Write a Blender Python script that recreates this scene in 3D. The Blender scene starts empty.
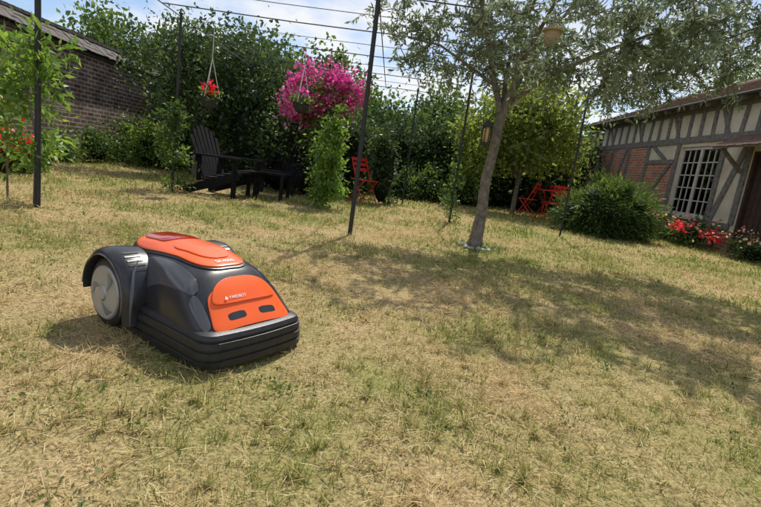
import bpy, math, random
import numpy as np
from mathutils import Vector, Matrix
random.seed(7); RNG=np.random.default_rng(11)
scene=bpy.context.scene
scene.view_settings.view_transform='Standard'
scene.view_settings.look='None'
scene.view_settings.exposure=0
COL=scene.collection

# ---------------------------------------------------------------- materials
def new_mat(name):
    m=bpy.data.materials.new(name); m.use_nodes=True
    nt=m.node_tree; nt.nodes.clear()
    out=nt.nodes.new('ShaderNodeOutputMaterial')
    return m,nt,out
def pbr(name,col,rough=0.6,metal=0.0,var=0.15,scale=8.0,bump=0.0,bscale=60.0,spec=0.5,col2=None,coat=0.0):
    m,nt,out=new_mat(name); N=nt.nodes; L=nt.links
    b=N.new('ShaderNodeBsdfPrincipled')
    b.inputs['Roughness'].default_value=rough; b.inputs['Metallic'].default_value=metal
    b.inputs['Specular IOR Level'].default_value=spec
    b.inputs['Coat Weight'].default_value=coat
    tc=N.new('ShaderNodeTexCoord')
    nz=N.new('ShaderNodeTexNoise'); nz.inputs['Scale'].default_value=scale; nz.inputs['Detail'].default_value=6
    L.new(tc.outputs['Object'],nz.inputs['Vector'])
    cr=N.new('ShaderNodeValToRGB')
    c=np.array(col); c2=np.array(col2) if col2 is not None else c*(1+var)
    c1=c*(1-var) if col2 is None else c
    cr.color_ramp.elements[0].position=0.3; cr.color_ramp.elements[1].position=0.7
    cr.color_ramp.elements[0].color=(*c1,1); cr.color_ramp.elements[1].color=(*c2,1)
    L.new(nz.outputs['Fac'],cr.inputs['Fac']); L.new(cr.outputs['Color'],b.inputs['Base Color'])
    if bump>0:
        n2=N.new('ShaderNodeTexNoise'); n2.inputs['Scale'].default_value=bscale; n2.inputs['Detail'].default_value=5
        L.new(tc.outputs['Object'],n2.inputs['Vector'])
        bp=N.new('ShaderNodeBump'); bp.inputs['Strength'].default_value=bump; bp.inputs['Distance'].default_value=0.02
        L.new(n2.outputs['Fac'],bp.inputs['Height']); L.new(bp.outputs['Normal'],b.inputs['Normal'])
    L.new(b.outputs[0],out.inputs[0])
    return m
def leafmat(name,cols,trans=0.4,rough=0.45,nscale=1.2):
    m,nt,out=new_mat(name); N=nt.nodes; L=nt.links
    at=N.new('ShaderNodeAttribute'); at.attribute_name='rnd'
    cr=N.new('ShaderNodeValToRGB'); e=cr.color_ramp.elements
    n=len(cols)
    e[0].position=0.05; e[0].color=(*cols[0],1); e[1].position=0.95; e[1].color=(*cols[-1],1)
    for i in range(1,n-1):
        x=e.new(0.05+0.9*i/(n-1)); x.color=(*cols[i],1)
    L.new(at.outputs['Fac'],cr.inputs['Fac'])
    b=N.new('ShaderNodeBsdfDiffuse')
    gl=N.new('ShaderNodeBsdfGlossy'); gl.inputs['Roughness'].default_value=rough; gl.inputs['Color'].default_value=(0.8,0.85,0.9,1)
    m0=N.new('ShaderNodeMixShader'); m0.inputs[0].default_value=0.06
    t=N.new('ShaderNodeBsdfTranslucent')
    L.new(cr.outputs[0],b.inputs['Color']); L.new(b.outputs[0],m0.inputs[1]); L.new(gl.outputs[0],m0.inputs[2])
    hs=N.new('ShaderNodeHueSaturation'); hs.inputs['Hue'].default_value=0.49; hs.inputs['Value'].default_value=1.9
    L.new(cr.outputs[0],hs.inputs['Color']); L.new(hs.outputs[0],t.inputs['Color'])
    mi=N.new('ShaderNodeMixShader'); mi.inputs[0].default_value=trans
    L.new(m0.outputs[0],mi.inputs[1]); L.new(t.outputs[0],mi.inputs[2]); L.new(mi.outputs[0],out.inputs[0])
    return m

# ---------------------------------------------------------------- mesh helpers
def link(o,parent=None):
    COL.objects.link(o)
    if parent is not None: o.parent=parent
    return o
def empty(name,loc=(0,0,0),rz=0.0):
    o=bpy.data.objects.new(name,None); o.location=loc; o.rotation_euler=(0,0,rz); o.empty_display_size=0.1
    COL.objects.link(o); return o
def mk(name,V,F,mat=None,parent=None,smooth=False,angle=35,loc=None):
    me=bpy.data.meshes.new(name); me.from_pydata([tuple(map(float,v)) for v in V],[],[tuple(map(int,f)) for f in F]); me.update()
    if mat is not None: me.materials.append(mat)
    if smooth:
        me.polygons.foreach_set('use_smooth',[True]*len(me.polygons))
        me.set_sharp_from_angle(angle=math.radians(angle))
    o=bpy.data.objects.new(name,me)
    if loc: o.location=loc
    return link(o,parent)
def fast(name,V,F,mat,parent=None,attrs=None,smooth=False):
    me=bpy.data.meshes.new(name)
    V=np.asarray(V,dtype=np.float32); me.vertices.add(len(V)); me.vertices.foreach_set('co',V.ravel())
    loops=np.concatenate([f.ravel() for f in F]).astype(np.int32)
    tot=np.concatenate([np.full(len(f),f.shape[1]) for f in F]); start=np.concatenate([[0],np.cumsum(tot)[:-1]]).astype(np.int32)
    me.loops.add(len(loops)); me.loops.foreach_set('vertex_index',loops)
    me.polygons.add(len(tot)); me.polygons.foreach_set('loop_start',start)
    if smooth: me.polygons.foreach_set('use_smooth',np.ones(len(tot),dtype=bool))
    me.update(calc_edges=True); me.validate()
    if attrs:
        for k,v in attrs.items():
            a=me.attributes.new(k,'FLOAT','POINT'); a.data.foreach_set('value',np.asarray(v,dtype=np.float32))
    me.materials.append(mat)
    return link(bpy.data.objects.new(name,me),parent)
class Acc:
    def __init__(s): s.V=[]; s.F=[]
    def box(s,a,b):
        x0,y0,z0=a; x1,y1,z1=b; n=len(s.V)
        s.V+=[(x0,y0,z0),(x1,y0,z0),(x1,y1,z0),(x0,y1,z0),(x0,y0,z1),(x1,y0,z1),(x1,y1,z1),(x0,y1,z1)]
        s.F+=[(n,n+3,n+2,n+1),(n+4,n+5,n+6,n+7),(n,n+1,n+5,n+4),(n+1,n+2,n+6,n+5),(n+2,n+3,n+7,n+6),(n+3,n,n+4,n+7)]
    def bar(s,p0,p1,w,h,up=(0,0,1)):
        p0=Vector(p0);p1=Vector(p1);d=(p1-p0).normalized();up=Vector(up)
        if abs(d.dot(up))>0.98: up=Vector((0,1,0))
        r=d.cross(up).normalized();u=r.cross(d).normalized();n=len(s.V)
        for p in (p0,p1):
            for a,b in((-1,-1),(1,-1),(1,1),(-1,1)):
                s.V.append(tuple(p+r*a*w/2+u*b*h/2))
        s.F+=[(n,n+3,n+2,n+1),(n+4,n+5,n+6,n+7)]+[(n+i,n+(i+1)%4,n+4+(i+1)%4,n+4+i) for i in range(4)]
    def tube(s,pts,rad,seg=8,cap=True):
        pts=[Vector(p) for p in pts]; n0=len(s.V); k=len(pts)
        if not hasattr(rad,'__len__'): rad=[rad]*k
        ref=None
        for i,p in enumerate(pts):
            d=(pts[min(i+1,k-1)]-pts[max(i-1,0)])
            d=d.normalized() if d.length>1e-9 else Vector((0,0,1))
            if ref is None: ref=Vector((1,0,0)) if abs(d.x)<0.8 else Vector((0,1,0))
            r=(ref-d*ref.dot(d)).normalized(); ref=r; u=d.cross(r)
            for j in range(seg):
                a=2*math.pi*j/seg; s.V.append(tuple(p+(r*math.cos(a)+u*math.sin(a))*rad[i]))
        for i in range(k-1):
            for j in range(seg):
                a=n0+i*seg+j;b=n0+i*seg+(j+1)%seg
                s.F.append((a,b,b+seg,a+seg))
        if cap:
            s.F.append(tuple(n0+j for j in range(seg))[::-1]); s.F.append(tuple(n0+(k-1)*seg+j for j in range(seg)))
    def lathe(s,prof,c,seg=24,axis='z'):
        n0=len(s.V); k=len(prof)
        for r,h in prof:
            for j in range(seg):
                a=2*math.pi*j/seg
                if axis=='z': s.V.append((c[0]+r*math.cos(a),c[1]+r*math.sin(a),c[2]+h))
                else: s.V.append((c[0]+r*math.cos(a),c[1]+h,c[2]+r*math.sin(a)))
        for i in range(k-1):
            for j in range(seg):
                a=n0+i*seg+j;b=n0+i*seg+(j+1)%seg
                s.F.append((a,b,b+seg,a+seg))
        s.F.append(tuple(n0+j for j in range(seg))); s.F.append(tuple(n0+(k-1)*seg+j for j in range(seg)))
    def out(s,name,mat,parent=None,smooth=False,bevel=0,angle=35):
        o=mk(name,s.V,s.F,mat,parent,smooth,angle)
        if bevel:
            b=o.modifiers.new('bevel','BEVEL'); b.width=bevel; b.segments=2; b.limit_method='ANGLE'
        return o
def snoise(x,y,scale,seed,k=7):
    r=np.random.default_rng(seed); v=0
    for i in range(k):
        a=r.uniform(0,2*math.pi); f=2*math.pi/scale*r.uniform(0.6,1.6); ph=r.uniform(0,6.28)
        v=v+np.sin(f*(x*math.cos(a)+y*math.sin(a))+ph)
    return v/math.sqrt(k)
def unit(v): return v/np.maximum(np.linalg.norm(v,axis=1,keepdims=True),1e-9)

def leafmesh(name,P,size,aspect,mat,parent,outward=None,ob=0.6,dirs=None,jit=0.35,tone=None):
    n=len(P); d=RNG.normal(size=(n,3))
    if dirs is not None: d=dirs+0.35*d
    elif outward is not None: d=unit(d)+ob*outward
    d=unit(d); s=unit(np.cross(d,RNG.normal(size=(n,3))))
    L=(size*(1+jit*RNG.uniform(-1,1,n)))[:,None]; W=L*aspect
    nn=np.cross(d,s)
    a=P; b=P+d*L*0.45+s*W*0.5+nn*W*0.15; c=P+d*L; e=P+d*L*0.45-s*W*0.5+nn*W*0.15
    V=np.stack([a,b,c,e],1).reshape(-1,3); F=np.arange(4*n).reshape(n,4)
    rr=RNG.random(n)
    if tone is not None: rr=np.clip(0.55*rr+tone,0,1)
    r=np.repeat(rr,4)
    return fast(name,V,[F],mat,parent,{'rnd':r})
def blob_pts(c,rad,n,clump=0.16,nc=None,low=0.62):
    c=np.array(c);rad=np.array(rad)
    nc=nc or max(10,int(n/70))
    d=unit(RNG.normal(size=(nc,3))); rr=RNG.uniform(low,1.0,nc)[:,None]
    bump=(1+0.16*np.sin(5*d[:,:1]+3*d[:,1:2]+c[0]))
    cc=c+d*rr*rad*bump
    idx=RNG.integers(0,nc,n); cs=RNG.uniform(0.6,1.4,nc)[idx][:,None]
    P=cc[idx]+RNG.normal(size=(n,3))*clump*cs*rad.mean()
    out=unit((P-c)/rad)
    return P,out,RNG.uniform(0,0.5,nc)[idx]
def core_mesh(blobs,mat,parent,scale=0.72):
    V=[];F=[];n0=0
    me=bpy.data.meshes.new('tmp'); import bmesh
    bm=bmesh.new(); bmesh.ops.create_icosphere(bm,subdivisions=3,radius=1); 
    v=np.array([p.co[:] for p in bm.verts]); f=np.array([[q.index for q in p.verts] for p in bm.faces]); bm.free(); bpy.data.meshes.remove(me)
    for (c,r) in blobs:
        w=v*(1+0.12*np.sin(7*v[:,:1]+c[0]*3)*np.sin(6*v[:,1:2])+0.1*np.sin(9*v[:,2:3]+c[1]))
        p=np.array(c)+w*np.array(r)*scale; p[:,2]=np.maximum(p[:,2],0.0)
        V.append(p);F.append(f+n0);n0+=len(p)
    return fast('dark_core',np.concatenate(V),[np.concatenate(F)],mat,parent)  # solid dark filler added inside the leaves to block see-through, no modelled branches
def plant(name,blobs,dens,size,aspect,mat,core=True,clump=0.16,low=0.62,trunk=None,corescale=0.7,ob=0.6):
    root=empty(name,(0,0,0))
    Ps=[];Os=[];Ts=[]
    for c,r in blobs:
        area=4*math.pi*((r[0]*r[1])**1.6+(r[0]*r[2])**1.6+(r[1]*r[2])**1.6)**(1/1.6)/3**(1/1.6)
        P,o,t=blob_pts(c,r,int(area*dens),clump,low=low); k=P[:,2]>0.01; Ps.append(P[k]);Os.append(o[k]);Ts.append(t[k])
    P=np.concatenate(Ps);o=np.concatenate(Os)
    leafmesh('foliage',P,size,aspect,mat,root,o,ob,tone=np.concatenate(Ts))
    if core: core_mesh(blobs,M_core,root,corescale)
    if trunk:
        A=Acc()
        for t in trunk: A.tube(t[0],t[1],8)
        A.out('trunk',M_bark,root,True)
    return root

M_core=pbr('dark_foliage_core',(0.012,0.018,0.008),0.9,var=0.5,scale=6,spec=0.1)
M_bark=pbr('bark',(0.11,0.09,0.07),0.9,col2=(0.25,0.22,0.18),scale=18,bump=0.8,bscale=40,spec=0.2)
G_dark=leafmat('leaves_dark',[(0.012,0.026,0.008),(0.034,0.066,0.016),(0.11,0.16,0.035)],0.33)
G_mid=leafmat('leaves_mid',[(0.025,0.055,0.010),(0.06,0.11,0.018),(0.16,0.23,0.045)],0.37)
G_light=leafmat('leaves_light',[(0.05,0.11,0.015),(0.11,0.20,0.025),(0.22,0.32,0.05)],0.42)
G_yel=leafmat('leaves_yellowgreen',[(0.06,0.10,0.015),(0.15,0.20,0.03),(0.27,0.30,0.06)],0.45)
G_olive=leafmat('leaves_olive',[(0.07,0.10,0.045),(0.14,0.18,0.09),(0.28,0.32,0.21)],0.35,0.35,3)
G_pink=leafmat('petals_pink',[(0.28,0.015,0.12),(0.55,0.05,0.24),(0.75,0.20,0.44)],0.3,0.5,5)
G_red=leafmat('petals_red',[(0.4,0.01,0.01),(0.7,0.03,0.02),(0.8,0.08,0.05)],0.3,0.5,5)
G_flw=leafmat('petals_pale',[(0.7,0.10,0.15),(0.75,0.5,0.2),(0.8,0.75,0.6)],0.3,0.5,9)

# ---------------------------------------------------------------- camera / light / sky
CH=0.75; p=math.radians(10.4); r=math.radians(7.7)
R=Vector((1,0,0)); U=Vector((0,math.sin(p),math.cos(p))); Fw=Vector((0,math.cos(p),-math.sin(p)))
cx=R*math.cos(r)+U*math.sin(r); cy=-R*math.sin(r)+U*math.cos(r); cz=-Fw
cam=bpy.data.cameras.new('camera'); co=bpy.data.objects.new('camera',cam); COL.objects.link(co)
mw=Matrix((( cx.x,cy.x,cz.x,0),(cx.y,cy.y,cz.y,0),(cx.z,cy.z,cz.z,CH),(0,0,0,1)))
co.matrix_world=mw; cam.sensor_width=36; cam.lens=36*470/761; cam.clip_start=0.05; cam.clip_end=2000
scene.camera=co
SEL=math.radians(54); SAZ=math.radians(12)
sd=Vector((math.sin(SAZ)*math.cos(SEL),math.cos(SAZ)*math.cos(SEL),math.sin(SEL)))
sl=bpy.data.lights.new('sun','SUN'); sl.energy=5.0; sl.angle=math.radians(0.55); sl.color=(1,0.95,0.86)
so=bpy.data.objects.new('sun',sl); so.rotation_euler=(-sd).to_track_quat('-Z','Y').to_euler(); so.location=(5,20,30); COL.objects.link(so)
w=bpy.data.worlds.new('World'); scene.world=w; w.use_nodes=True; nt=w.node_tree; nt.nodes.clear(); N=nt.nodes; L=nt.links
wo=N.new('ShaderNodeOutputWorld'); bg=N.new('ShaderNodeBackground'); bg.inputs['Strength'].default_value=0.14
sky=N.new('ShaderNodeTexSky'); sky.sky_type='NISHITA'; sky.sun_disc=False; sky.sun_elevation=SEL; sky.sun_rotation=SAZ; sky.dust_density=0.6; sky.air_density=0.85
tc=N.new('ShaderNodeTexCoord'); sp=N.new('ShaderNodeSeparateXYZ'); L.new(tc.outputs['Generated'],sp.inputs[0])
mz=N.new('ShaderNodeMath'); mz.operation='ADD'; mz.inputs[1].default_value=0.25; L.new(sp.outputs['Z'],mz.inputs[0])
dv=N.new('ShaderNodeVectorMath'); dv.operation='DIVIDE'; L.new(tc.outputs['Generated'],dv.inputs[0])
cb=N.new('ShaderNodeCombineXYZ'); 
for i in range(3): L.new(mz.outputs[0],cb.inputs[i])
L.new(cb.outputs[0],dv.inputs[1])
nz=N.new('ShaderNodeTexNoise'); nz.inputs['Scale'].default_value=2.0; nz.inputs['Detail'].default_value=9; nz.inputs['Roughness'].default_value=0.58
L.new(dv.outputs[0],nz.inputs['Vector'])
cr=N.new('ShaderNodeValToRGB'); cr.color_ramp.elements[0].position=0.40; cr.color_ramp.elements[1].position=0.60
L.new(nz.outputs['Fac'],cr.inputs[0])
mx=N.new('ShaderNodeMixRGB'); mx.inputs[2].default_value=(6.6,6.75,7.0,1)
L.new(cr.outputs[0],mx.inputs[0]); L.new(sky.outputs[0],mx.inputs[1]); L.new(mx.outputs[0],bg.inputs[0]); L.new(bg.outputs[0],wo.inputs[0])

# ---------------------------------------------------------------- ground + grass
def greenf(x,y):
    g=0.31+0.24*snoise(x,y,2.6,1)+0.20*snoise(x,y,0.8,2)+0.14*snoise(x,y,0.28,3)
    g=g+0.20*np.clip((y-3.0)/4,0,1)+0.10*np.clip((x-0.5)/3,0,1)
    return np.clip(g,0,1)
def drawf(x,y): return np.clip(0.5+0.33*snoise(x,y,1.1,21)+0.3*snoise(x,y,0.33,22),0,1)
fx=np.arange(-9,9.01,0.08); o1=9+np.cumsum(0.1*1.22**np.arange(36)); xs=np.concatenate([-o1[::-1],fx,o1])
fy=np.arange(-1,16.01,0.08); o2=16+np.cumsum(0.1*1.22**np.arange(36)); o3=-1-np.cumsum(0.1*1.22**np.arange(34)); ys=np.concatenate([o3[::-1],fy,o2])
X,Y=np.meshgrid(xs,ys); Z=0.006*snoise(X,Y,1.4,31)+0.004*snoise(X,Y,0.4,32); Z[(abs(X)>9)|(Y>16)|(Y<-1)]=0
nx=len(xs);ny=len(ys); I=np.arange(nx*ny).reshape(ny,nx)
F=np.stack([I[:-1,:-1],I[:-1,1:],I[1:,1:],I[1:,:-1]],-1).reshape(-1,4)
def grassmat(name,blade):
    m,nt,out=new_mat(name); N=nt.nodes; L=nt.links
    a=N.new('ShaderNodeAttribute'); a.attribute_name='green'
    dry=N.new('ShaderNodeValToRGB'); e=dry.color_ramp.elements
    grn=N.new('ShaderNodeValToRGB'); e2=grn.color_ramp.elements
    if blade:
        rn=N.new('ShaderNodeAttribute'); rn.attribute_name='rnd'
        e[0].color=(0.32,0.22,0.095,1); e[0].position=0.0; e[1].color=(0.86,0.74,0.47,1); e[1].position=1; x=e.new(0.45); x.color=(0.63,0.475,0.225,1)
        e2[0].color=(0.10,0.155,0.028,1); e2[1].color=(0.35,0.41,0.10,1); e2[0].position=0;e2[1].position=1
        L.new(rn.outputs['Fac'],dry.inputs[0]); L.new(rn.outputs['Fac'],grn.inputs[0])
    else:
        g=N.new('ShaderNodeNewGeometry')
        nz=N.new('ShaderNodeTexNoise'); nz.inputs['Scale'].default_value=95 ; nz.inputs['Detail'].default_value=8; nz.inputs['Roughness'].default_value=0.8
        L.new(g.outputs['Position'],nz.inputs['Vector'])
        e[0].color=(0.11,0.075,0.04,1); e[0].position=0.38; e[1].color=(0.62,0.47,0.25,1); e[1].position=0.62
        e2[0].color=(0.06,0.07,0.022,1); e2[1].color=(0.33,0.35,0.10,1); e2[0].position=0.36;e2[1].position=0.64
        L.new(nz.outputs['Fac'],dry.inputs[0]); L.new(nz.outputs['Fac'],grn.inputs[0])
    mi=N.new('ShaderNodeMixRGB'); L.new(a.outputs['Fac'],mi.inputs[0]); L.new(dry.outputs[0],mi.inputs[1]); L.new(grn.outputs[0],mi.inputs[2])
    b=N.new('ShaderNodeBsdfDiffuse'); L.new(mi.outputs[0],b.inputs['Color'])
    if blade:
        t=N.new('ShaderNodeBsdfTranslucent'); L.new(mi.outputs[0],t.inputs[0]); ms=N.new('ShaderNodeMixShader'); ms.inputs[0].default_value=0.4
        L.new(b.outputs[0],ms.inputs[1]); L.new(t.outputs[0],ms.inputs[2]); L.new(ms.outputs[0],out.inputs[0])
    else:
        bp=N.new('ShaderNodeBump'); bp.inputs['Strength'].default_value=0.6; bp.inputs['Distance'].default_value=0.012
        L.new(nz.outputs['Fac'],bp.inputs['Height']); L.new(bp.outputs[0],b.inputs['Normal']); L.new(b.outputs[0],out.inputs[0])
    return m
fast('ground',np.stack([X,Y,Z],-1).reshape(-1,3),[F],grassmat('dry_lawn_ground',False),None,{'green':greenf(X,Y).ravel()*0.8},True)

MW=np.array([-0.392,1.615]); MF=np.array([0.83,-0.557]); ML=np.array([0.557,0.83])
def grass():
    bands=[(-3,3.2,0.35,2.0,16500,0.026,0.0020),(-4.6,4.6,2.0,3.6,7500,0.031,0.003),(-6.6,6.6,3.6,6.5,2300,0.036,0.0055),(-7,6.7,6.5,10,850,0.040,0.010),(-7,6.7,10,15,350,0.048,0.016)]
    VV=[];RR=[];GG=[]
    for (x0,x1,y0,y1,dn,hh,wd) in bands:
        n=int((x1-x0)*(y1-y0)*dn)
        x=RNG.uniform(x0,x1,n); y=RNG.uniform(y0,y1,n)
        x+=0.02*snoise(x*1,y,0.12,41); y+=0.02*snoise(x,y,0.12,42)
        g=greenf(x,y); dd=drawf(x,y)
        rel=np.stack([x,y],1)-MW; u=rel@MF; v=rel@ML
        k=~((u>-0.72)&(u<-0.03)&(abs(v)<0.21)); k&=RNG.random(n)<(0.3+0.7*dd)
        x=x[k];y=y[k];g=g[k];dd=dd[k]; n=len(x)
        isg=(RNG.random(n)<g*0.88).astype(float)
        h=hh*RNG.uniform(0.45,1.25,n)*(0.6+0.8*dd)*(1+0.35*isg)
        flat=RNG.random(n)<0.55*(1-isg)
        lean=np.where(flat,RNG.uniform(1.0,1.5,n),np.abs(RNG.normal(0,0.6,n)))
        az=RNG.uniform(0,2*math.pi,n)
        L=h*np.where(flat,1.7,1.0)
        d=np.stack([np.sin(lean)*np.cos(az),np.sin(lean)*np.sin(az),np.cos(lean)],1)
        side=RNG.uniform(0,2*math.pi,n); s=np.stack([np.cos(side),np.sin(side),0*side],1)
        s=unit(np.cross(d,unit(np.cross(s,d)+1e-6)))
        wv=(wd*RNG.uniform(0.6,1.3,n)*(1+0.25*isg))[:,None]
        gz=0.006*snoise(x,y,1.4,31)+0.004*snoise(x,y,0.4,32)
        P=np.stack([x,y,gz+np.where(flat,RNG.uniform(0.002,0.018,n),-0.002)],1)
        mid=P+d*(L*0.55)[:,None]; bend=np.stack([np.cos(az),np.sin(az),-0.5+0*az],1)*(L*0.12*RNG.random(n))[:,None]
        tip=P+d*L[:,None]+bend
        V=np.stack([P-s*wv/2,P+s*wv/2,mid+s*wv*0.4,tip,mid-s*wv*0.4],1)
        VV.append(V.reshape(-1,3)); RR.append(np.repeat(RNG.random(n),5)); GG.append(np.repeat(np.clip(isg*0.85+0.1*RNG.random(n),0,1),5))
    V=np.concatenate(VV); V[:,2]=np.maximum(V[:,2],-0.003); n=len(V)//5; b=np.arange(n)[:,None]*5
    F4=b+np.array([[0,1,2,4]]); F3=b+np.array([[4,2,3]])
    fast('grass',V,[F4,F3],grassmat('grass_blades',True),None,{'rnd':np.concatenate(RR),'green':np.concatenate(GG)})
grass()
wp=[]
for i in range(420):
    x=RNG.uniform(-3.5,4.5); y=RNG.uniform(0.7,7)
    rel=np.array([x,y])-MW
    if -0.8<rel@MF<0.06 and abs(rel@ML)<0.3: continue
    k=RNG.integers(8,34); sp_=RNG.uniform(.015,.05); wp.append(np.stack([x+RNG.normal(0,sp_,k),y+RNG.normal(0,sp_,k),RNG.uniform(0.004,0.022,k)],1))
wp=np.concatenate(wp); leafmesh('lawn_weeds',wp,0.016,0.5,G_mid,None,np.tile([[0,0,1.0]],(len(wp),1)),0.7,tone=np.full(len(wp),.4))

# ---------------------------------------------------------------- robot mower
M_or=pbr('orange_plastic',(0.90,0.125,0.016),0.28,var=0.03,scale=3,bump=0.02,bscale=400,coat=0.25)
M_ord=pbr('dark_red_window',(0.38,0.025,0.01),0.12,var=0.05,coat=0.5)
M_blk=pbr('black_plastic',(0.028,0.028,0.032),0.28,var=0.2,scale=30,bump=0.05,bscale=500)
M_gry=pbr('charcoal_gloss',(0.075,0.075,0.085),0.2,var=0.1,scale=10,coat=0.5)
M_rub=pbr('rubber_skirt',(0.019,0.019,0.021),0.4,var=0.35,scale=40,bump=0.1,bscale=300)
M_sil=pbr('silver_plastic',(0.36,0.37,0.39),0.32,metal=0.35,var=0.1,scale=25)
M_hub=pbr('hub_grey',(0.19,0.20,0.215),0.4,var=0.1)
M_dgr=pbr('dark_grey_trim',(0.10,0.10,0.11),0.35,var=0.1)
M_wht=pbr('white_print',(0.8,0.8,0.8),0.5,var=0.02)
mower=empty('robot_lawn_mower',(MW[0],MW[1],0),math.atan2(MF[1],MF[0]))
zx=np.array([-0.775,-0.76,-0.72,-0.68,-0.55,-0.35,-0.20,-0.13,-0.075,-0.02,0.0]); zz=np.array([0.10,0.20,0.30,0.337,0.347,0.336,0.302,0.245,0.185,0.128,0.10])
wx=np.array([-0.775,-0.75,-0.70,-0.55,-0.42,-0.30,-0.15,-0.06,-0.02,0.0]); ww=np.array([0.12,0.155,0.175,0.18,0.20,0.215,0.222,0.212,0.195,0.17])
fxs=np.linspace(-0.775,0,156)
def smooth(a,k=5):
    ap=np.pad(a,k,mode='edge'); return np.convolve(ap,np.ones(2*k+1)/(2*k+1),'valid')
ZT=smooth(np.interp(fxs,zx,zz),4); WT=smooth(np.interp(fxs,wx,ww),6); ZB=0.085; NN=2.7
def H(x,y):
    zt=np.interp(x,fxs,ZT); wv=np.interp(x,fxs,WT)
    return ZB+(zt-ZB)*(1-np.clip(np.abs(y)/wv,0,1)**NN)**(1/NN)
V=[];F=[];ns=40
for i,x in enumerate(fxs[::2]):
    zt=ZT[::2][i]; wv=WT[::2][i]
    for j in range(ns+1):
        a=math.pi*j/ns; c=math.cos(a); s=math.sin(a)
        V.append((x,wv*math.copysign(abs(c)**(2/NN),c),ZB+(zt-ZB)*max(s,0)**(2/NN)))
n=len(fxs[::2])
for i in range(n-1):
    for j in range(ns):
        a=i*(ns+1)+j; F.append((a,a+ns+1,a+ns+2,a+1))
F.append(tuple(range(ns+1))); F.append(tuple((n-1)*(ns+1)+j for j in range(ns+1)))
mk('hood',V,F,M_blk,mower,True,50)
def patch(name,x0,x1,yl,yr,mat,lift=0.006,thick=0.012,pw=5,nxp=40,nyp=24,taper=0.0,bev=0.0025,skew=0.0):
    V=[];F=[]
    ts=np.sin(np.linspace(-math.pi/2,math.pi/2,nxp)); 
    for t in ts:
        x=(x0+x1)/2+(x1-x0)/2*t; h=(1-abs(t)**pw)**(1/pw) if abs(t)<1 else 0
        h=max(h,0.35); yc=(yl+yr)/2+skew*t; hw=(yr-yl)/2*h*(1-taper*t)
        for k in range(nyp+1):
            y=yc+hw*(2*k/nyp-1); V.append((x,y,float(H(x,y))+lift))
    for i in range(nxp-1):
        for k in range(nyp):
            a=i*(nyp+1)+k; F.append((a,a+nyp+1,a+nyp+2,a+1))
    o=mk(name,V,F,mat,mower,True,60)
    m=o.modifiers.new('s','SOLIDIFY'); m.thickness=thick; m.offset=-1
    b=o.modifiers.new('b','BEVEL'); b.width=bev; b.segments=2; b.limit_method='ANGLE'; b.angle_limit=math.radians(50)
    return o
patch('top_cover_gasket',-0.70,-0.196,-0.133,0.133,M_rub,0.005,0.010,pw=4,taper=0.12)
patch('top_cover',-0.69,-0.205,-0.125,0.125,M_or,0.010,0.014,pw=4,taper=0.12)
patch('display_window',-0.665,-0.50,-0.085,0.085,M_ord,0.0135,0.008,pw=6)
patch('cover_handle',-0.46,-0.26,-0.085,0.085,M_or,0.0145,0.008,pw=3,taper=0.25)
patch('front_panel',-0.135,-0.022,-0.160,0.160,M_or,0.010,0.016,pw=6,taper=-0.10)
patch('front_visor',-0.152,-0.080,-0.130,0.130,M_or,0.019,0.02,pw=3,taper=-0.22)
for s,nm in((-1,'right'),(1,'left')):
    a,b=sorted((s*0.140,s*0.194)); patch('shoulder_panel_'+nm,-0.52,-0.16,a,b,M_gry,0.006,0.012,pw=3)
    a,b=sorted((s*0.168,s*0.2)); patch('front_cheek_'+nm,-0.16,-0.05,a,b,M_gry,0.007,0.012,pw=3)
    a,b=sorted((s*0.030,s*0.105)); patch('sensor_slot_'+nm,-0.062,-0.042,a,b,M_blk,0.0105,0.006,pw=4)
prof=[(0.012,0.014),(0.018,0.002),(0.042,0.0),(0.045,0.007),(0.049,0.007),(0.052,0.002),(0.073,0.003),(0.076,0.010),(0.080,0.010),(0.083,0.006),(0.104,0.009),(0.107,0.016),(0.111,0.016),(0.114,0.013),(0.128,0.022),(0.134,0.040),(0.135,0.08)]
def outline(ins):
    P=[]; hw=0.240-ins; fx_=0.012-ins; rc=0.075-min(ins,0.05)
    P.append((-0.45,-hw))
    for k in range(11):
        a=-math.pi/2+k*math.pi/2/10; P.append((fx_-rc+rc*math.cos(a),(-hw+rc)+rc*math.sin(a)))
    for k in range(1,8):
        y=(-hw+rc)+(2*(hw-rc))*k/8; P.append((fx_+0.010*(1-(y/(hw-rc))**2),y))
    for k in range(11):
        a=k*math.pi/2/10; P.append((fx_-rc+rc*math.cos(a),(hw-rc)+rc*math.sin(a)))
    P.append((-0.45,hw)); return P
V=[];F=[]
for z,i in prof:
    for q in outline(i): V.append((q[0],q[1],z))
m_=len(outline(0))
for i in range(len(prof)-1):
    for j in range(m_):
        a=i*m_+j;b=i*m_+(j+1)%m_; F.append((a,b,b+m_,a+m_))
F.append(tuple(range(m_))[::-1]); F.append(tuple((len(prof)-1)*m_+j for j in range(m_)))
mk('bumper_skirt',V,F,M_rub,mower,True,28)
A=Acc(); A.box((-0.74,-0.17,0.05),(-0.40,0.17,0.2)); A.out('chassis',M_rub,mower,bevel=0.02)
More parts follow.
